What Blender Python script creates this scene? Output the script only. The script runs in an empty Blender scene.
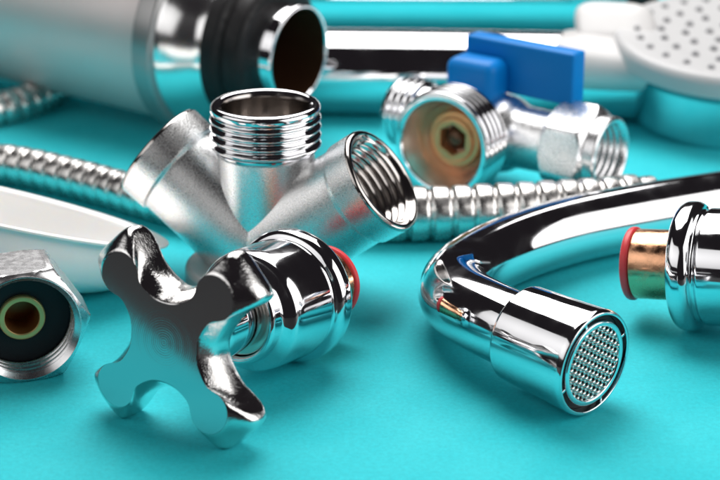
import bpy, bmesh, math, random
from math import sin, cos, pi, radians, sqrt
from mathutils import Vector, Matrix
random.seed(7)
CM = 0.01                                   # everything below is written in centimetres
scene = bpy.context.scene
col = scene.collection

# ------------------------------------------------------------------ materials
def mat(name, color=(0.8, 0.8, 0.8), rough=0.5, metal=0.0, **kw):
    m = bpy.data.materials.new(name); m.use_nodes = True
    b = m.node_tree.nodes['Principled BSDF']
    b.inputs['Base Color'].default_value = (*color, 1)
    b.inputs['Roughness'].default_value = rough
    b.inputs['Metallic'].default_value = metal
    for k, v in kw.items():
        b.inputs[k].default_value = v
    return m

def nodes(m):
    return m.node_tree.nodes, m.node_tree.links, m.node_tree.nodes['Principled BSDF']

def add_noise(m, scale, detail=4, rough=0.55, coord='Object', stretch=None):
    n, l, b = nodes(m)
    tc = n.new('ShaderNodeTexCoord'); t = n.new('ShaderNodeTexNoise')
    t.inputs['Scale'].default_value = scale; t.inputs['Detail'].default_value = detail
    t.inputs['Roughness'].default_value = rough
    if stretch:
        mp = n.new('ShaderNodeMapping'); mp.inputs['Scale'].default_value = stretch
        l.new(tc.outputs[coord], mp.inputs['Vector']); l.new(mp.outputs['Vector'], t.inputs['Vector'])
    else:
        l.new(tc.outputs[coord], t.inputs['Vector'])
    return t

def add_bump(m, src, strength, dist=0.0001, prev=None):
    n, l, b = nodes(m)
    bp = n.new('ShaderNodeBump'); bp.inputs['Strength'].default_value = strength
    bp.inputs['Distance'].default_value = dist
    l.new(src, bp.inputs['Height'])
    if prev is not None: l.new(prev.outputs['Normal'], bp.inputs['Normal'])
    l.new(bp.outputs['Normal'], b.inputs['Normal'])
    return bp

def ramp(m, src, stops):
    n, l, b = nodes(m)
    r = n.new('ShaderNodeValToRGB')
    e = r.color_ramp.elements
    while len(e) < len(stops): e.new(0.5)
    for i, (p, c) in enumerate(stops):
        e[i].position = p; e[i].color = (*c, 1) if len(c) == 3 else c
    l.new(src, r.inputs['Fac'])
    return r.outputs['Color']

def g(v): return (v, v, v)

def vary_rough(m, scale, lo, hi):
    t = add_noise(m, scale, 5)
    n, l, b = nodes(m)
    l.new(ramp(m, t.outputs['Fac'], [(0.35, g(lo)), (0.68, g(hi))]), b.inputs['Roughness'])

# polished chrome: faint smudges and very slight waviness of the plating
chrome = mat('polished_chrome', (0.80, 0.80, 0.82), 0.05, 1.0)
vary_rough(chrome, 110, 0.02, 0.13)
add_bump(chrome, add_noise(chrome, 90, 2).outputs['Fac'], 0.10, 0.0003)
# chrome over a sand-cast skin
cast = mat('cast_chrome', (0.90, 0.90, 0.90), 0.3, 1.0)
vary_rough(cast, 3000, 0.20, 0.36)
add_bump(cast, add_noise(cast, 3000, 3, 0.6).outputs['Fac'], 0.55, 0.00013)
# knobbly cast skin of the handle sides
cast_gloss = mat('cast_chrome_gloss', (0.80, 0.79, 0.78), 0.10, 1.0)
vary_rough(cast_gloss, 600, 0.04, 0.11)
add_bump(cast_gloss, add_noise(cast_gloss, 2700, 3, 0.6).outputs['Fac'], 0.42, 0.00012, add_bump(cast_gloss, add_noise(cast_gloss, 380, 2).outputs['Fac'], 0.22, 0.00035))
# satin machined metal
satin = mat('satin_metal', (0.66, 0.66, 0.67), 0.32, 1.0)
vary_rough(satin, 700, 0.2, 0.42)
add_bump(satin, add_noise(satin, 1600, 4).outputs['Fac'], 0.35, 0.0001)
# lathe-turned face: concentric tool marks round the local x axis
turned = mat('lathe_turned_face', (0.52, 0.52, 0.53), 0.075, 1.0)
n, l, b = nodes(turned)
tc = n.new('ShaderNodeTexCoord')
w = n.new('ShaderNodeTexWave'); w.wave_type = 'RINGS'; w.rings_direction = 'X'
w.inputs['Scale'].default_value = 620; w.inputs['Distortion'].default_value = 0.6
w.inputs['Detail'].default_value = 3; w.inputs['Detail Scale'].default_value = 40
mp = n.new('ShaderNodeMapping'); mp.inputs['Location'].default_value = (0, 0, -0.0211)
l.new(tc.outputs['Object'], mp.inputs['Vector']); l.new(mp.outputs['Vector'], w.inputs['Vector'])
w2 = n.new('ShaderNodeTexWave'); w2.wave_type = 'RINGS'; w2.rings_direction = 'X'
w2.inputs['Scale'].default_value = 150; w2.inputs['Distortion'].default_value = 1.5
l.new(mp.outputs['Vector'], w2.inputs['Vector'])
bp0 = add_bump(turned, w.outputs['Fac'], 0.04, 0.0001)
add_bump(turned, w2.outputs['Fac'], 0.012, 0.0002, bp0)
# brushed aluminium, fine streaks round the tube (local x is its axis)
brushed = mat('brushed_aluminium', (0.68, 0.60, 0.59), 0.40, 0.4)
add_bump(brushed, add_noise(brushed, 900, 3, stretch=(6, 0.6, 0.6)).outputs['Fac'], 0.30, 0.0001)
vary_rough(brushed, 60, 0.40, 0.50)
steel = mat('hose_steel', (0.70, 0.68, 0.66), 0.20, 1.0)
vary_rough(steel, 500, 0.20, 0.34)
add_bump(steel, add_noise(steel, 1500, 3).outputs['Fac'], 0.08, 0.0001)
ring_m = mat('brushed_ring', (0.36, 0.35, 0.35), 0.34, 0.75)
soft_chrome = mat('soft_chrome', (0.86, 0.86, 0.86), 0.17, 1.0)
flange_m = mat('grey_cast_flange', (0.40, 0.40, 0.40), 0.42, 0.35)
add_bump(flange_m, add_noise(flange_m, 2600, 4).outputs['Fac'], 0.4, 0.0001)
socket = mat('socket_chrome', (0.50, 0.47, 0.45), 0.12, 1.0)
nut_m = mat('machined_nut', (0.72, 0.72, 0.73), 0.26, 1.0)
vary_rough(nut_m, 700, 0.24, 0.30)
add_bump(nut_m, add_noise(nut_m, 500, 3, stretch=(0.4, 5, 5)).outputs['Fac'], 0.05, 0.0001)
insert_m = mat('brass_casting', (0.80, 0.33, 0.14), 0.30, 0.6)
add_bump(insert_m, add_noise(insert_m, 1500, 3).outputs['Fac'], 0.3, 0.0001)
brass = mat('brass', (0.80, 0.43, 0.25), 0.2, 1.0)
vary_rough(brass, 500, 0.14, 0.34)
add_bump(brass, add_noise(brass, 1500, 3).outputs['Fac'], 0.2, 0.0001)
pale_brass = mat('pale_brass', (1.0, 0.56, 0.22), 0.3, 0.45)
bronze_bore = mat('bronze_bore', (0.80, 0.72, 0.65), 0.22, 0.85)
add_bump(bronze_bore, add_noise(bronze_bore, 900, 3).outputs['Fac'], 0.2, 0.0001)
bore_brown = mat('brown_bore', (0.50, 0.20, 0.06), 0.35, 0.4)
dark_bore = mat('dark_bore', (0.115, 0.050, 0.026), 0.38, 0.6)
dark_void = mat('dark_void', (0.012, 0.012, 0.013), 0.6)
rubber = mat('black_rubber', (0.012, 0.011, 0.012), 0.42, **{'Specular IOR Level': 0.22})
vary_rough(rubber, 500, 0.34, 0.6)
add_bump(rubber, add_noise(rubber, 2500, 4).outputs['Fac'], 0.3, 0.0001)
gasket_m = mat('gasket_rubber', (0.020, 0.024, 0.030), 0.7)
add_bump(gasket_m, add_noise(gasket_m, 3500, 4).outputs['Fac'], 0.4, 0.0001)
red_rubber = mat('red_rubber', (0.75, 0.045, 0.055), 0.42)
red_rubber.node_tree.nodes['Principled BSDF'].inputs['Subsurface Weight'].default_value = 0.15
red_rubber.node_tree.nodes['Principled BSDF'].inputs['Subsurface Radius'].default_value = (0.002, 0.0005, 0.0005)
blue = mat('blue_plastic', (0.0, 0.20, 0.60), 0.42, **{'Specular IOR Level': 0.2})
add_bump(blue, add_noise(blue, 1400, 4).outputs['Fac'], 0.18, 0.0001)
white = mat('white_plastic', (0.57, 0.56, 0.555), 0.34)
add_bump(white, add_noise(white, 1200, 3).outputs['Fac'], 0.1, 0.0001)
face_white = mat('grey_white_plastic', (0.47, 0.47, 0.475), 0.4)
add_bump(face_white, add_noise(face_white, 1200, 3).outputs['Fac'], 0.1, 0.0001)
milky = mat('milky_plastic', (0.93, 0.915, 0.90), 0.30)
bb = milky.node_tree.nodes['Principled BSDF']
bb.inputs['Subsurface Weight'].default_value = 0.8
bb.inputs['Subsurface Radius'].default_value = (0.006, 0.005, 0.004)
bb.inputs['Transmission Weight'].default_value = 0.0
add_bump(milky, add_noise(milky, 160, 4).outputs['Fac'], 0.35, 0.0004)
grey_nozzle = mat('grey_silicone', (0.33, 0.33, 0.34), 0.5)
paper = mat('turquoise_paper', (0.004, 0.50, 0.57), 0.75)
n, l, b = nodes(paper)
f1 = add_noise(paper, 34, 7, 0.7)
c1 = ramp(paper, f1.outputs['Fac'], [(0.28, (0.012, 0.515, 0.585)), (0.74, (0.038, 0.595, 0.660))])
f2 = add_noise(paper, 900, 6, 0.75)
c2 = ramp(paper, f2.outputs['Fac'], [(0.28, g(0.82)), (0.72, g(1.14))])
mx = n.new('ShaderNodeMix'); mx.data_type = 'RGBA'; mx.blend_type = 'MULTIPLY'
mx.inputs[0].default_value = 0.8
l.new(c1, mx.inputs[6]); l.new(c2, mx.inputs[7]); l.new(mx.outputs[2], b.inputs['Base Color'])
bp = add_bump(paper, f2.outputs['Fac'], 0.35, 0.00015)
f3 = add_noise(paper, 25, 3); add_bump(paper, f3.outputs['Fac'], 0.12, 0.002, bp)
b.inputs['Specular IOR Level'].default_value = 0.25
table_m = mat('dark_table', (0.010, 0.010, 0.011), 0.6)
add_bump(table_m, add_noise(table_m, 300, 4).outputs['Fac'], 0.2)

# ------------------------------------------------------------------ mesh helpers
class MB:
    """vertices in cm, faces, one mesh object at build()"""
    def __init__(s): s.v = []; s.f = []
    def loft(s, rings, closed=False, cap0=False, cap1=False):
        base = len(s.v); n = len(rings[0])
        for r in rings: s.v.extend(Vector(p) for p in r)
        m = len(rings)
        for i in range(m if closed else m - 1):
            j = (i + 1) % m
            for k in range(n):
                k2 = (k + 1) % n
                s.f.append((base + i*n + k, base + i*n + k2, base + j*n + k2, base + j*n + k))
        for flag, i, rev in ((cap0, 0, True), (cap1, m - 1, False)):
            if flag:
                c = len(s.v); s.v.append(sum((Vector(p) for p in rings[i]), Vector()) / n)
                for k in range(n):
                    a, d = base + i*n + k, base + i*n + (k + 1) % n
                    s.f.append((c, d, a) if rev else (c, a, d))
        return s
    def lathe(s, prof, M=None, N=96, closed=False, cap0=False, cap1=False):
        """prof = [(t, r or r(theta))], axis = local x of M"""
        M = M or Matrix()
        rings = []
        for t, r in prof:
            ring = []
            for k in range(N):
                a = 2*pi*k/N
                rr = r(a) if callable(r) else r
                ring.append(M @ Vector((t, rr*cos(a), rr*sin(a))))
            rings.append(ring)
        return s.loft(rings, closed, cap0, cap1)
    def sweep(s, pts, radii, N=32, cap=True):
        rings = []; up = Vector((0, 0, 1))
        for i, p in enumerate(pts):
            t = (pts[min(i+1, len(pts)-1)] - pts[max(i-1, 0)]).normalized()
            a = up.cross(t).normalized(); c = t.cross(a)
            r = radii[i] if isinstance(radii, list) else radii
            rings.append([p + a*(r*cos(2*pi*k/N)) + c*(r*sin(2*pi*k/N)) for k in range(N)])
        return s.loft(rings, False, cap, cap)
    def rbox(s, sx, sy, sz, rad, M=None, seg=4):
        bm = bmesh.new(); bmesh.ops.create_cube(bm, size=1)
        for v in bm.verts: v.co = Vector((v.co.x*sx, v.co.y*sy, v.co.z*sz))
        bmesh.ops.bevel(bm, geom=bm.edges[:], offset=rad, segments=seg, profile=0.5, affect='EDGES')
        M = M or Matrix(); base = len(s.v)
        bm.verts.index_update()
        s.v.extend(M @ v.co for v in bm.verts)
        s.f.extend(tuple(base + v.index for v in f.verts) for f in bm.faces)
        bm.free(); return s
    def build(s, name, m, parent=None, angle=32, loc=None):
        me = bpy.data.meshes.new(name)
        me.from_pydata([tuple(v*CM) for v in s.v], [], s.f)
        bm = bmesh.new(); bm.from_mesh(me); bmesh.ops.recalc_face_normals(bm, faces=bm.faces[:]); bm.to_mesh(me); bm.free()
        me.polygons.foreach_set('use_smooth', [True]*len(me.polygons))
        me.set_sharp_from_angle(angle=radians(angle))
        me.materials.append(m); me.update()
        o = bpy.data.objects.new(name, me); col.objects.link(o)
        if parent: o.parent = parent
        if loc is not None: o.location = Vector(loc)*CM
        return o

def fil(pts, rad=0.05, seg=4):
    """round the inner corners of a 2-D profile"""
    pts = [Vector(p[:2] + (0,)) if len(p) == 2 else Vector((p[0], p[1], p[2])) for p in pts]
    out = [(pts[0].x, pts[0].y)]
    for i in range(1, len(pts) - 1):
        a, p, c = pts[i-1].copy(), pts[i].copy(), pts[i+1].copy()
        r = p.z or rad
        a.z = p.z = c.z = 0
        d1, d2 = a - p, c - p
        k = min(r, d1.length*0.48, d2.length*0.48)
        p1, p2 = p + d1.normalized()*k, p + d2.normalized()*k
        for q in range(seg + 1):
            t = q/seg
            v = p1*(1-t)**2 + p*2*t*(1-t) + p2*t*t
            out.append((v.x, v.y))
    out.append((pts[-1].x, pts[-1].y))
    return out

def threads(t0, t1, r, depth, pitch):
    n = max(1, round(abs(t1 - t0)/pitch)); out = []; p = (t1 - t0)/n
    for i in range(n):
        a = t0 + i*p
        for q in range(8):
            x = q/8
            out.append((a + p*x, r - depth*(0.5 + 0.5*cos(2*pi*x))**1.2))
    return out

def axis_m(loc, d, roll=0):
    """matrix with local x along d and local z as upright as possible"""
    x = Vector(d).normalized()
    zz = Vector((0, 0, 1)) if abs(x.z) < 0.99 else Vector((0, 1, 0))
    y = zz.cross(x).normalized(); z = x.cross(y)
    M = Matrix((x, y, z)).transposed().to_4x4(); M.translation = Vector(loc)
    return M @ Matrix.Rotation(roll, 4, 'X')

def spline(P, step):
    P = [Vector(p) for p in P]; Q = [2*P[0]-P[1]] + P + [2*P[-1]-P[-2]]
    raw = []
    for i in range(1, len(Q) - 2):
        a, p, c, d = Q[i-1:i+3]
        for k in range(40):
            t = k/40
            raw.append(0.5*((2*p) + (c-a)*t + (2*a-5*p+4*c-d)*t*t + (3*p-a-3*c+d)*t**3))
    raw.append(P[-1])
    out = [raw[0]]; acc = 0
    for i in range(1, len(raw)):
        seg = (raw[i]-raw[i-1]).length
        while acc + seg >= step:
            k = (step-acc)/seg
            out.append(raw[i-1].lerp(raw[i], k)); raw[i-1] = out[-1]; seg = (raw[i]-raw[i-1]).length; acc = 0
        acc += seg
    return out

def tag(o, label, cat, group=None):
    o['label'] = label; o['category'] = cat
    if group: o['group'] = group
    return o
def thing(name, label, cat, loc=(0, 0, 0), rotz=0, group=None):
    o = bpy.data.objects.new(name, None); col.objects.link(o)
    o.empty_display_size = 0.01
    o.location = Vector(loc)*CM; o.rotation_euler = (0, 0, rotz)
    return tag(o, label, cat, group)
def copy_tree(o, parent=None):
    c = o.copy(); col.objects.link(c)
    if parent: c.parent = parent
    for ch in list(o.children): copy_tree(ch, c)
    return c

# ------------------------------------------------------------------ setting
def sheet(name, x0, x1, y0, y1, z, m, th):
    mb = MB(); mb.rbox(x1-x0, y1-y0, th, 0.005, Matrix.Translation(((x0+x1)/2, (y0+y1)/2, z - th/2)), 1)
    o = mb.build(name, m); o['kind'] = 'structure'; return o
sheet('table', -70, 70, -45, 75, -0.04, table_m, 2.0)
sheet('paper_backdrop', -60, 60, -14.7, 70, 0.0, paper, 0.03)

# ------------------------------------------------------------------ cross handle tap valves
def make_valve():
    root = thing('tap_valve', 'chrome tap valve with a four-armed cross handle standing on two of its arms', 'tap valve', (0, 0, 0), 0, 'cross handle tap valves')
    tilt = radians(7.2); T0 = 4.3
    d = Vector((cos(tilt), 0, -sin(tilt)))
    M = axis_m(Vector((0, 0, 1.53)) - d*T0, d)
    MH = M.copy(); M = MH @ Matrix.Translation((-0.35, 0, 0))      # the handle stands a little further out
    # handle: round-lobed turned face in front, square-ended arms behind, lofted through the depth
    face_half = [(2.19, 0), (2.15, .21), (2.03, .38), (1.86, .475), (1.67, .485), (1.52, .425), (1.39, .355), (1.27, .325), (1.13, .335), (0.98, .37), (0.83, .425), (0.70, .51), (0.60, .60)]
    rear_half = [(2.47, 0), (2.47, .24), (2.455, .43), (2.39, .56), (2.25, .60), (2.07, .575), (1.88, .535), (1.67, .50), (1.44, .505), (1.22, .54), (1.03, .59), (0.86, .655), (0.745, .745)]
    def dense(half):
        full = [Vector((u, v, 0)) for u, v in half]
        arm = [Vector((p.x, -p.y, 0)) for p in full[:0:-1]] + full          # one arm, notch to notch
        pts = []
        for q in range(4):
            a = radians(45 + 90*q); c, s_ = cos(a), sin(a)
            pts += [Vector((p.x*c - p.y*s_, p.x*s_ + p.y*c, 0)) for p in arm[:-1]]
        n = len(pts); out = []
        for i in range(n):
            p0, p1, p2, p3 = pts[i-1], pts[i], pts[(i+1) % n], pts[(i+2) % n]
            for k in range(8):
                t = k/8
                out.append(0.5*((2*p1) + (p2-p0)*t + (2*p0-5*p1+4*p2-p3)*t*t + (3*p1-p0-3*p2+p3)*t**3))
        return out
    FO, RO = dense(face_half), dense(rear_half)
    def outline(t, mix, sc=1.0, dr=0.0):
        return [M @ Vector((t, *((a.lerp(b, mix))*sc*(1 + dr/2.2)).xy)) for a, b in zip(FO, RO)]
    # u = 0 on an arm: arms stand at 45 degrees
    f = MB()
    f.v = outline(0.0, 0, 0.982); f.f = [tuple(range(len(f.v)))]
    f.build('turned_face', turned, root, 50)
    h = MB()
    layers = [(0.002, 0, 0.984), (0.006, 0, 0.990), (0.024, 0.02, 1, 0.005), (0.034, 0.05, 1, 0.01), (0.07, 0.14, 1, 0.01), (0.16, 0.36, 1, 0.01), (0.28, 0.64, 1, 0.01), (0.40, 0.86, 1, 0.01),
              (0.52, 0.97, 1, 0.01), (0.66, 1, 1, 0.02), (0.90, 1, 1, 0.02), (1.06, 1, 1, 0.0), (1.17, 1, 1, -0.05), (1.24, 1, 1, -0.13), (1.26, 1, 1, -0.24), (1.26, 0.6, 0.4, 0)]
    h.loft([outline(a[0]*0.74, *a[1:]) for a in layers], cap1=True)
    h.build('cross_handle', cast_gloss, root, 55)
    M = MH
    nk = MB(); nk.lathe(fil([(0.5, 0.62), (0.95, 0.80, .1), (2.0, 0.74), (2.0, 0.62), (2.25, 0.66), (2.25, 0.6), (2.9, 0.6)]), M)
    nk.build('spindle_collar', chrome, root)
    bc = MB(); bc.lathe(fil([(2.18, 0.58), (2.18, 0.88), (2.7, 0.88)]), M); bc.build('inner_ring', bronze_bore, root)
    bn = MB()
    bn.lathe(fil([(2.75, 0.90), (2.12, 0.90), (2.04, 0.94), (2.02, 1.00), (2.08, 1.06), (2.34, 1.08), (2.44, 1.18, .1), (2.54, 1.32, .12), (2.75, 1.36, .1), (3.86, 1.38), (3.92, 1.30), (4.00, 1.32),
                  (4.04, 1.44, .06), (4.16, 1.525, .08), (4.42, 1.525, .1), (4.56, 1.42, .08), (4.58, 1.0), (4.58, 0.5)], 0.05, 5), M, 128)
    bn.build('bonnet', chrome, root, 40)
    st = MB(); st.lathe(fil([(4.55, 0.70), (4.68, 0.70), (4.68, 0.83), (5.62, 0.83), (5.62, 0.5)], 0.03), M)
    st.build('brass_stem', brass, root)
    ws = MB(); ws.lathe(fil([(5.63, 0.45), (5.63, 0.835), (5.66, 0.875), (5.77, 0.875), (5.82, 0.83), (5.82, 0.45), (5.63, 0.45)], 0.04), M)
    ws.build('red_washer', red_rubber, root)
    return root
v1 = make_valve(); v1.location = Vector((-1.52, -7.45, 0))*CM; v1.rotation_euler.z = radians(90 - 32.5)
v1['label'] = 'chrome tap valve with a four-armed cross handle facing the front, at left'
v2 = copy_tree(v1); v2.location = Vector((7.78, -5.68, 0))*CM; v2.rotation_euler.z = radians(154.5)
v2['label'] = 'chrome tap valve cut off by the right edge, its red ringed brass end pointing left'

# ------------------------------------------------------------------ spout
sp = thing('tap_spout', 'curved chrome swivel spout lying flat with its round mesh outlet facing front', 'tap spout', (4.9, -10.3, 0))
L = Vector((4.9, -10.3, 0))
cd = Vector((0.70, -0.714, -0.03)).normalized()
cf = Vector((4.95, -10.41, 1.20))                           # centre of the outlet face
R0 = 0.86
path = [cf - cd*1.7, cf - cd*2.3, (2.80, -8.02, 1.24), (2.33, -7.05, 1.16), (2.22, -5.95, 1.06), (2.62, -4.65, 0.98), (3.55, -3.3, 0.93), (4.85, -2.05, 0.9), (6.4, -1.05, 0.89), (9.2, 0.25, 0.89), (13.5, 2.0, 0.89), (18, 3.7, 0.89)]
pts = [p - L for p in spline(path, 0.12)]
MB().sweep(pts, R0, 64).build('spout_tube', chrome, sp)
CM_ = axis_m(cf - L, cd)
cap = MB()
cap.lathe(fil([(-2.06, 0.5), (-2.06, 0.90), (-2.06, 1.04, .05), (-2.0, 1.09, .05), (-1.2, 1.12, .2), (-0.10, 1.18, .06), (0.0, 1.15, .05), (0.0, 1.08, .03), (-0.30, 1.07), (-0.30, 0.5)], 0.04, 5), CM_, 128)
cap.build('aerator_housing', chrome, sp, 40)
ir = MB(); ir.lathe(fil([(-0.28, 0.95), (-0.03, 0.95), (0.0, 0.93), (0.0, 0.85), (-0.03, 0.825), (-0.28, 0.825)], 0.02, 3), CM_, 96)
ir.build('aerator_ring', chrome, sp, 40)
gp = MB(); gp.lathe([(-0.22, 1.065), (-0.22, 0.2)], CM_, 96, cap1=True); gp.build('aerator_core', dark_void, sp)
for a in (20, 110, 200, 290):
    tb = MB(); tb.rbox(0.12, 0.06, 0.11, 0.01, CM_ @ Matrix.Rotation(radians(a), 4, 'X') @ Matrix.Translation((-0.10, 0, 1.01)))
    tb.build('aerator_tab', chrome, sp)
sc = MB(); nw = 15; pitch = 1.66/nw; rs = 0.83; ang = radians(12)
for dirn in (0, 1):
    for i in range(nw):
        q = -0.83 + pitch*(i + 0.5) + random.uniform(-0.006, 0.006); hl = sqrt(max(0, rs*rs - q*q))
        if hl < 0.1: continue
        P = []; k = int(2*hl/0.022)
        for j in range(k + 1):
            s_ = -hl + 2*hl*j/k
            ph = pi*(s_/pitch + 0.5*0) + (pi if i % 2 else 0) + (pi if dirn else 0)
            x = -0.07 + 0.030*sin(ph)
            y, z = (s_, q) if dirn == 0 else (q, s_)
            y, z = y*cos(ang) - z*sin(ang), y*sin(ang) + z*cos(ang)
            P.append(CM_ @ Vector((x, y, z)))
        r = []
        for j, p in enumerate(P):
            t = (P[min(j+1, len(P)-1)] - P[max(j-1, 0)]).normalized()
            ax = cd.cross(t).normalized(); bx = t.cross(ax)
            wr = 0.037 if dirn == 0 else 0.024
            r.append([p + ax*(wr*cos(2*pi*m/8)) + bx*(wr*sin(2*pi*m/8)) for m in range(8)])
        sc.loft(r, False, True, True)
sc.build('mesh_screen', steel, sp, 80)

# ------------------------------------------------------------------ four way fitting
yl = Vector((-2.3, -2.9, 0))
yf = thing('branch_fitting', 'satin chrome branch fitting with three open pipe ends standing on a round flange', 'pipe fitting', yl)
hub = Vector((0, 0, 0.92))
dR = Vector((0.765, -0.285, 0.578)).normalized(); dL = Vector((-0.745, 0.32, 0.586)).normalized()
body = MB()
for dd in (dR, dL):
    Mx = axis_m(hub, dd)
    body.lathe(fil([(-0.5, 0.9), (-0.3, 1.25), (0.6, 1.33, .3), (1.6, 1.29, .4), (2.75, 1.265, .1), (2.95, 1.265), (3.0, 1.335, .04), (3.66, 1.352, .06)], 0.04), Mx, 112, cap0=True)
body.lathe(fil([(-0.4, 1.1), (0.3, 1.12), (1.4, 1.15, .4), (2.35, 1.2, .15), (2.5, 1.2)], 0.06), axis_m(hub, (0, 0, 1)), 112, cap0=True)
body.lathe(fil([(0.2, 1.5), (0.7, 1.42, .15), (1.2, 1.2, .2), (1.5, 0.8)], 0.1), axis_m((0, 0, 0), (0, 0, 1)), 112)
body.build('fitting_body', cast, yf, 40)
for dd in (dR, dL):
    Mx = axis_m(hub, dd)
    bore = MB(); bore.lathe(fil([(3.655, 1.344), (3.72, 1.335, .03), (3.76, 1.29, .03), (3.77, 1.22, .03), (3.70, 1.15, .04), (3.62, 1.11)], 0.02) + threads(3.6, 2.35, 1.12, 0.095, 0.2)[1:] + [(2.32, 1.0), (2.30, 0.5)], Mx, 112, cap1=True)
    bore.build('threaded_socket', socket, yf, 60)
tc_ = MB()
Mx = axis_m(hub, (0, 0, 1))
tc_.lathe(fil([(2.45, 1.16), (2.55, 1.25), (2.62, 1.27)], 0.03) + threads(2.62, 3.5, 1.36, 0.10, 0.225) + fil([(3.5, 1.28), (3.56, 1.34, .05), (3.68, 1.35, .08), (3.76, 1.27, .06), (3.76, 1.16, .04), (3.68, 1.08)], 0.03), Mx, 112)
tc_.build('threaded_collar', chrome, yf, 60)
MB().lathe(fil([(3.685, 1.082), (3.6, 1.06), (2.6, 1.05), (2.5, 0.4)], 0.03), Mx, 112, cap1=True).build('collar_bore', socket, yf, 60)
fl = MB(); fl.lathe(fil([(0.0, 0.4), (0.0, 2.0), (0.05, 2.08), (0.46, 2.08), (0.54, 1.98), (0.55, 1.2), (0.55, 0.8)], 0.05), axis_m((0, 0, 0.0), (0, 0, 1)), 128, cap0=True)
fl.build('base_flange', flange_m, yf, 40)

# ------------------------------------------------------------------ hoses
def hose(name, label, P, R, pitch, group):
    step = pitch/12
    pts = spline(P, step)
    prof = [0.87, 0.90, 0.99, 1.0, 1.0, 1.0, 0.995, 0.99, 0.985, 0.98, 0.97, 0.91]
    rad = [R*prof[i % 12] for i in range(len(pts))]
    o0 = Vector((pts[0].x, pts[0].y, 0))
    t = thing(name, label, 'hose', o0, 0, group)
    MB().sweep([p - o0 for p in pts], rad, 40).build('ribbed_sheath', steel, t, 40)
    for a, b in ((0, 6), (-1, -7)):
        d = (pts[a] - pts[b]).normalized()
        MB().lathe(fil([(-0.2, R*0.8), (-0.2, R*0.86), (0.45, R*0.86), (0.45, R*0.6), (0.1, R*0.6)], 0.05), axis_m(pts[a] - o0, d), 48, cap1=True).build('end_ferrule', steel, t, 40)
    return t
hose('flexible_hose', 'narrow ribbed steel hose looping in from the left edge', [(-3.7, 0.35, .6), (-4.6, 0.80, .6), (-5.75, 1.55, .6), (-7.9, 3.2, .6), (-10.4, 4.65, .6), (-13, 5.1, .5), (-15, 6.7, .5), (-14.6, 8.8, .5), (-12.6, 9.9, .5), (-11.3, 10.6, .5), (-10.4, 12.0, .5), (-9.9, 14.0, .5), (-9.7, 16.5, .5)], 0.57, 0.50, 'ribbed hoses')
hose('flexible_hose', 'wide ribbed steel hose lying behind the curved spout', [(0.1, 0.0, .74), (1.6, 0.02, .74), (3.8, 0.28, .74), (6.0, 0.66, .74), (6.9, 0.88, .74), (7.55, 1.08, .74)], 0.74, 0.58, 'ribbed hoses')

# ------------------------------------------------------------------ ball valve with blue lever
ang = math.atan2(-0.5, 0.866) - radians(6)
X0 = Vector((3.46, 5.0, 0))
bv = thing('ball_valve', 'chrome three-way ball valve with a blue lever and a brass lined open port', 'valve', X0, ang)
bv.scale = (1.05, 1.05, 1.05)
zc = 1.50
Mf = axis_m((0, 0, zc), (0.05, -1, 0.02))      # front port (towards local -y)
Ma = axis_m((0, 0, zc - 0.02), (1, 0, 0))
bd = MB()
bd.lathe(fil([(-1.45, 0.7), (-1.2, 0.95), (-0.7, 1.10, .3), (0.3, 1.14, .3), (1.05, 1.05, .2), (1.35, 0.86, .15), (2.6, 0.84)], 0.1), Ma, 80, cap0=True)
bd.lathe(fil([(0.2, 0.9), (0.65, 1.05, .2), (1.0, 1.18)], 0.1), Mf, 80)
bd.lathe(fil([(0.6, 0.62), (1.35, 0.60), (1.5, 0.45)], 0.08), axis_m((0, 0, zc), (0, 0, 1)), 64)
bd.build('valve_body', cast, bv, 40)
fp = MB()
fp.lathe(fil([(0.92, 1.0), (0.98, 1.30), (1.05, 1.38)], 0.03) + threads(1.05, 1.95, 1.49, 0.17, 0.225) + fil([(1.95, 1.39), (2.0, 1.45, .03), (2.06, 1.45, .03), (2.10, 1.40, .03), (2.10, 1.27, .03), (2.06, 1.22)], 0.02), Mf, 112)
fp.build('threaded_port', chrome, bv, 60)
fb = MB(); fb.lathe(fil([(2.065, 1.222), (1.95, 1.18, .05), (1.35, 0.95, .1), (1.12, 0.74, .05), (1.1, 0.4)], 0.05), Mf, 96, cap1=True); fb.build('port_bore', bronze_bore, bv, 50)
hexf = lambda ap: (lambda a: ap/cos(((a + pi/6) % (pi/3)) - pi/6))
bi = MB(); bi.lathe(fil([(1.15, 0.76), (1.36, 0.76), (1.38, 0.74), (1.38, 0.62), (1.46, 0.60), (1.48, 0.57), (1.48, 0.48)], 0.02) + [(1.475, hexf(0.40)), (1.44, hexf(0.375)), (1.14, hexf(0.375))], Mf, 96); bi.build('brass_insert', insert_m, bv, 40)
bs = MB(); bs.lathe([(1.13, 0.36), (1.14, 0.27), (1.30, 0.26), (1.37, 0.19), (1.40, 0.08)], Mf, 48, cap1=True); bs.build('valve_stem_tip', dark_bore, bv, 60)
lp = MB(); lp.lathe(fil([(1.2, 0.5), (1.25, 0.90), (1.7, 0.90), (1.75, 0.90)], .03) + threads(1.75, 2.65, 1.0, 0.09, 0.2) + fil([(2.65, 0.90), (2.75, 0.88), (2.75, 0.68), (2.0, 0.62), (2.0, 0.3)], 0.03), axis_m((0, 0, zc), (-1, 0, 0)), 80, cap1=True)
lp.build('side_port', chrome, bv, 60)
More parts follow.
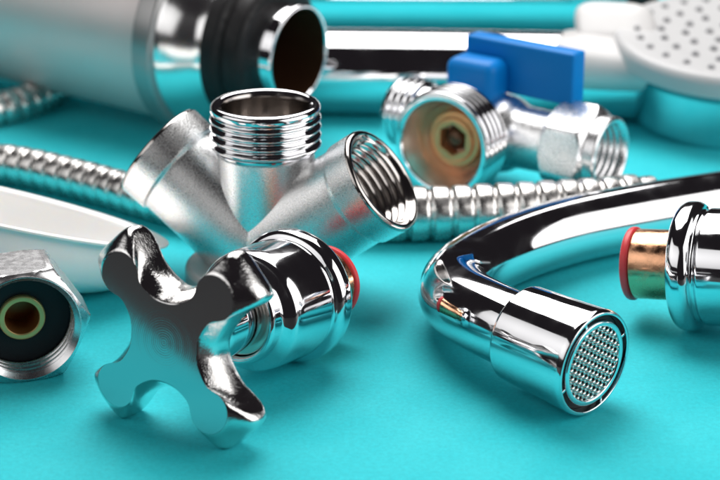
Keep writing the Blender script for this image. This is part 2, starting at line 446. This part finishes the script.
def hex_nut(name, M, parent, ap, t0, t1, collar, bore, depth, m, both=True, roll=0.0, pitch=0.2):
    rv = ap/cos(pi/6)
    def hx(R):
        return lambda a: min(ap/cos(((a + roll + pi/6) % (pi/3)) - pi/6), R)
    prof = [(t0, bore*0.8), (t0, ap*0.93)]
    for k in range(6): prof.append((t0 + 0.03 + 0.035*k, hx(ap*0.97 + (rv - ap*0.97)*(k/5)**0.7)))
    for k in range(6): prof.append((t1 - 0.20 + 0.035*k, hx(ap*0.97 + (rv - ap*0.97)*(1 - k/5)**0.7)))
    if collar: prof += fil([(t1 - 0.01, ap*0.955), (t1 + 0.02, ap*0.93), (t1 + collar, ap*0.93), (t1 + collar + 0.05, ap*0.88), (t1 + collar + 0.05, bore + 0.05), (t1 + collar, bore)], 0.025)
    else: prof += fil([(t1, ap*0.955), (t1 + 0.01, ap*0.93), (t1 + 0.01, bore + 0.06), (t1 - 0.05, bore)], 0.02)
    te = t1 + collar
    prof += threads(te - 0.08, te - depth, bore, 0.07, pitch)[1:] + [(te - depth - 0.02, bore*0.95), (te - depth - 0.02, bore*0.4)]
    o = MB(); o.lathe(prof, M, 144, cap1=True); return o.build(name, m, parent, 30)
hex_nut('union_nut', Ma, bv, 1.10, 2.45, 3.75, 0.32, 0.86, 1.2, nut_m, roll=radians(8))
lv = MB()
lv.rbox(1.55, 1.05, 1.12, 0.30, Matrix.Translation((0.05, -0.25, 3.0)), 6)
lv.lathe(fil([(2.6, 0.3), (2.6, 0.55), (2.9, 0.55)]), axis_m((0, 0, 0), (0, 0, 1)), 48)
Ml = Matrix.Rotation(radians(-2), 4, 'Z') @ Matrix.Translation((1.12, 0.42, 3.30))
lv.rbox(3.45, 0.62, 1.42, 0.08, Ml, 3)
lv.build('lever', blue, bv, 40)

# ------------------------------------------------------------------ hand shower
hb = thing('hand_shower', 'chrome hand shower with white spray face lying in the background', 'hand shower', (11.75, 10.6, 0))
O = Vector((11.75, 10.6, 0))
hd = MB()
hP = [Vector((-1.7, 11.75, 1.38)), Vector((-1.6, 11.74, 1.38)), Vector((2, 11.5, 1.40)), Vector((6.3, 11.15, 1.42)), Vector((8.6, 10.95, 1.42)), Vector((10, 10.85, 1.42))]
hs = spline(hP, 0.1)
hd.sweep([p - O for p in hs], [1.38*min(1, 0.88 + 0.12*sqrt(i/4)) for i in range(len(hs))], 72)
hd.build('shower_handle', chrome, hb)
tiltm = Matrix.Rotation(radians(7), 4, 'X')
HM = Matrix.Translation((0, 0, 1.0)) @ tiltm @ Matrix.Translation((0, 0, -1.0))
bw = MB(); bw.lathe(fil([(0.0, 2.2), (0.0, 2.7, .3), (0.25, 3.1, .3), (1.9, 3.35, .2), (2.05, 3.5)], 0.1, 6), HM @ axis_m((0, 0, 0.12), (0, 0, 1)), 112, cap0=True)
bw.build('shower_body', chrome, hb, 40)
fpz = MB(); fpz.lathe(fil([(2.05, 3.3), (2.05, 3.72, .1), (2.12, 3.80, .1), (2.6, 3.78, .16), (2.78, 3.6, .15), (2.74, 2.0), (2.74, 0.5)], 0.1, 5), HM @ axis_m((0, 0, 0.22), (0, 0, 1)), 112, cap1=True)
fpz.build('spray_face', face_white, hb, 40)
nz = MB(); nz.lathe(fil([(0, 0.13), (0.09, 0.105), (0.14, 0.075), (0.15, 0.02)], 0.02), axis_m((0, 0, 0), (0, 0, 1)), 16, cap1=True)
nm = nz.build('nozzle', grey_nozzle, hb)
first = True
for ring, cnt in ((0, 1), (0.75, 6), (1.5, 12), (2.25, 18), (3.0, 24)):
    for k in range(cnt):
        a = 2*pi*k/cnt + ring
        p = HM @ Vector((ring*cos(a), ring*sin(a), 2.95))
        o = nm if first else nm.copy()
        if not first: col.objects.link(o)
        first = False
        o.parent = hb; o.location = p*CM; o.rotation_euler = (radians(7), 0, 0)
nkp = MB()
a0 = Vector((5.85, 11.15, 0)) - O; a1 = Vector((10.6, 10.5, 0)) - O
rings = []
for i in range(40):
    t = (i/39)**1.5
    c = a0.lerp(a1, t); c.z = 1.95 + 0.05*t
    d = (a1 - a0).normalized(); s_ = Vector((-d.y, d.x, 0))
    rnd = sqrt(max(0.0, 1-(1-min(1, t/0.30))**2))
    w_ = (1.44 + 0.75*t)*max(0.03, rnd)
    h_ = (0.98 - 0.25*t)*max(0.05, rnd**0.6)
    ring = []
    for k in range(48):
        a = 2*pi*k/48; ca, sa = cos(a), sin(a)
        ex = 0.92
        ring.append(c + s_*(w_*math.copysign(abs(ca)**ex, ca)) + Vector((0, 0, h_*math.copysign(abs(sa)**ex, sa))))
    rings.append(ring)
nkp.loft(rings, False, True, True); nkp.build('neck_cover', white, hb, 50)
tabm = MB()
MTb = Matrix.Translation(Vector((8.15, 11.2, 2.92)) - O) @ Matrix.Rotation(radians(-10), 4, 'Z') @ Matrix.Rotation(radians(34), 4, 'X')
trings = []
for zz, sc_ in ((-0.30, 0.3), (-0.30, 0.84), (-0.26, 0.92), (-0.15, 0.985), (0.0, 1.0), (0.15, 0.985), (0.25, 0.93), (0.30, 0.85), (0.31, 0.3)):
    ring = []
    for k in range(64):
        a = 2*pi*k/64; ca, sa = cos(a), sin(a)
        x = 1.28*math.copysign(abs(ca)**0.5, ca); y = 0.98*math.copysign(abs(sa)**0.5, sa)
        x += 0.16*y*-1                                   # slanted ends
        ring.append(MTb @ Vector((x*sc_, y*sc_, zz)))
    trings.append(ring)
tabm.loft(trings, False, True, True)
tabm.build('mode_lever', white, hb, 50)

# ------------------------------------------------------------------ drain tube, upper left
td = Vector((0.84, -0.54, -0.03)).normalized()
tl = Vector((-6.2, 10.5, 0))
tb_ = thing('drain_tube', 'thick brushed metal drain tube with a black gasket and open end at upper left', 'tube', tl)
MT = axis_m(Vector((-1.81, 7.73, 2.98)) - tl, td)
MB().lathe(fil([(-3.85, 2.5), (-3.85, 2.78), (-24, 2.78), (-24, 2.0)], 0.06), MT, 128, cap1=True).build('brushed_body', brushed, tb_)
MB().lathe(fil([(-4.1, 2.7), (-4.1, 2.94), (-4.05, 3.0), (-3.45, 3.0), (-3.38, 2.93), (-3.36, 2.5)], 0.05), MT, 128).build('rim_ring', ring_m, tb_, 40)
MB().lathe(fil([(-3.40, 2.82), (-3.25, 2.80, .1), (-2.8, 2.66, .3), (-2.2, 2.34, .3), (-1.95, 2.28), (-1.95, 1.6)], 0.08, 6), MT, 128).build('chrome_cone', soft_chrome, tb_, 40)
MB().lathe(fil([(-2.05, 1.6), (-2.05, 2.28, .1), (-2.00, 2.36, .1), (-1.55, 2.36, .12), (-1.45, 2.2, .08), (-1.40, 2.12), (-1.30, 2.2, .08), (-0.85, 2.14, .12), (-0.72, 1.96, .1), (-0.7, 1.5)], 0.06, 5), MT, 128).build('rubber_gasket', rubber, tb_, 40)
MB().lathe(fil([(-1.6, 1.5), (-0.06, 1.545), (0, 1.52), (0, 1.44), (-0.05, 1.42)], 0.03), MT, 128).build('end_sleeve', chrome, tb_, 40)
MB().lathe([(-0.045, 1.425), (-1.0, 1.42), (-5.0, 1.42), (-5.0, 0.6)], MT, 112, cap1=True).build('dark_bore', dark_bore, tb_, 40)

# ------------------------------------------------------------------ hose nut, left edge
nl = Vector((-7.2, -8.4, 0))
hn = thing('hose_nut', 'hexagonal chrome nut with black gasket and brass sleeve at the left edge', 'nut', nl)
nd = Vector((0.30, -0.95, 0.03)).normalized()
MN = axis_m(Vector((-7.30, -8.75, 1.27)) - nl, nd) @ Matrix.Scale(1.06, 4)
hex_nut('nut_body', MN, hn, 1.20, -1.55, 0.0, 0, 1.08, 1.48, nut_m, roll=radians(28), pitch=0.21)
MB().lathe(fil([(-0.90, 0.35), (-0.90, 1.04), (-0.77, 1.04), (-0.75, 1.0), (-0.75, 0.46)], 0.03), MN, 96).build('gasket', gasket_m, hn, 40)
MB().lathe(fil([(-0.9, 0.49), (-0.65, 0.49), (-0.63, 0.47), (-0.63, 0.375), (-0.65, 0.36)], 0.015), MN, 72).build('brass_sleeve', pale_brass, hn, 40)
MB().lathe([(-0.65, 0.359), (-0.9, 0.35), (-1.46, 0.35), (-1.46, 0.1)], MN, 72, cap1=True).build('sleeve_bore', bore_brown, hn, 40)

# ------------------------------------------------------------------ milky plastic cup
ml = Vector((-8.6, -3.2, 0))
cp = thing('plastic_cup', 'milky white plastic cup lying tipped over behind the hexagonal nut', 'cup', ml)
def cup_ring(r, z, sy=0.60):
    M = Matrix.Translation((-0.62, 0.2, 2.10)) @ Matrix.Rotation(radians(14), 4, 'Y') @ Matrix.Rotation(radians(-12), 4, 'X')
    r *= 1.05
    return [M @ Vector((0.12*z + r*cos(2*pi*k/120), r*sy*sin(2*pi*k/120), z)) for k in range(120)]
prof = fil([(4.35, 0.0, .03), (4.37, 0.06, .03), (4.1, 0.08, .05), (3.88, 0.0, .15), (3.85, -0.4, .3), (3.55, -0.95, .5), (2.7, -1.35, .4), (0.3, -1.45)], 0.05, 6)
prof = prof[::-1]
inner = [cup_ring(r, z) for r, z in prof]
outer = [cup_ring(r, z) for r, z in fil([(4.35, 0.0, .03), (4.12, -0.04, .05), (4.02, -0.12, .1), (4.16, -0.60, .4), (3.95, -1.10, .4), (3.1, -1.52, .4), (2.2, -1.62, .3), (0.3, -1.64)], 0.05, 6)]
mb = MB(); mb.loft(inner + outer, False, True, True); mb.build('cup_wall', milky, cp, 50)

# ------------------------------------------------------------------ pipe in the far background
pl_ = Vector((3, 22.2, 0))
pp = thing('chrome_pipe', 'long chrome pipe lying across the far background behind the hand shower', 'pipe', pl_)
MPp = axis_m((0, 0, 1.45), (1, -0.02, 0))
MB().lathe(fil([(-13, 1.2), (-13, 1.4), (8.0, 1.4), (8.0, 1.2), (7.0, 1.18), (7.0, 0.4)], 0.05), MPp, 96, cap0=True, cap1=True).build('pipe_wall', chrome, pp, 40)
MB().lathe(fil([(6.9, 1.3), (6.9, 1.44), (8.1, 1.44), (8.1, 1.22)], 0.05), MPp, 96).build('end_band', rubber, pp, 40)

# ------------------------------------------------------------------ lamps
def softbox(name, loc, target, sx, sy, radiance, color=(1, 1, 1)):
    d = bpy.data.lights.new(name, 'AREA'); d.shape = 'RECTANGLE'; d.size = sx*CM; d.size_y = sy*CM
    d.energy = radiance*pi*(sx*CM)*(sy*CM); d.color = color
    d.use_nodes = True                               # hot centre, dimmer towards the edge of the diffuser
    n = d.node_tree.nodes; l = d.node_tree.links
    geo = n.new('ShaderNodeNewGeometry'); sub = n.new('ShaderNodeVectorMath'); sub.operation = 'DISTANCE'
    sub.inputs[1].default_value = (0.5, 0.5, 0)
    l.new(geo.outputs['Parametric'], sub.inputs[0])
    mr = n.new('ShaderNodeMapRange'); mr.inputs['From Min'].default_value = 0.1; mr.inputs['From Max'].default_value = 0.7
    mr.inputs['To Min'].default_value = 1.12; mr.inputs['To Max'].default_value = 0.55
    l.new(sub.outputs['Value'], mr.inputs['Value']); l.new(mr.outputs['Result'], n['Emission'].inputs['Strength'])
    o = bpy.data.objects.new(name, d); col.objects.link(o)
    o.location = Vector(loc)*CM
    if target is not None: o.rotation_euler = (Vector(target) - Vector(loc)).to_track_quat('-Z', 'Y').to_euler()
    return o
softbox('softbox_overhead', (-2, 30, 56), (0, -11, 0), 52, 62, 7.7, (1, 0.985, 0.97))
softbox('softbox_right', (56, -22, 30), (2, 0, 2), 74, 56, 2.8, (1, 0.985, 0.97))
softbox('softbox_left', (-56, -30, 42), (0, 0, 2), 92, 46, 1.2, (1, 0.99, 0.98))

wd = bpy.data.worlds.new('World'); scene.world = wd; wd.use_nodes = True
wd.node_tree.nodes['Background'].inputs['Color'].default_value = (0.014, 0.012, 0.014, 1)
wd.node_tree.nodes['Background'].inputs['Strength'].default_value = 1.0

# ------------------------------------------------------------------ camera
cam = bpy.data.cameras.new('camera'); co = bpy.data.objects.new('camera', cam); col.objects.link(co)
P = radians(21); D = 48
co.location = Vector((0, -D*cos(P), D*sin(P)))*CM
co.rotation_euler = (radians(90) - P, 0, 0)
cam.lens = 90; cam.sensor_width = 36; cam.clip_start = 0.01; cam.clip_end = 50
cam.dof.use_dof = True; cam.dof.focus_distance = 39.5*CM; cam.dof.aperture_fstop = 20
scene.camera = co
scene.view_settings.view_transform = 'Standard'; scene.view_settings.look = 'None'
scene.view_settings.exposure = 0; scene.view_settings.gamma = 1
scene.render.engine = 'CYCLES'
scene.cycles.max_bounces = 10; scene.cycles.glossy_bounces = 8
scene.cycles.use_denoising = True
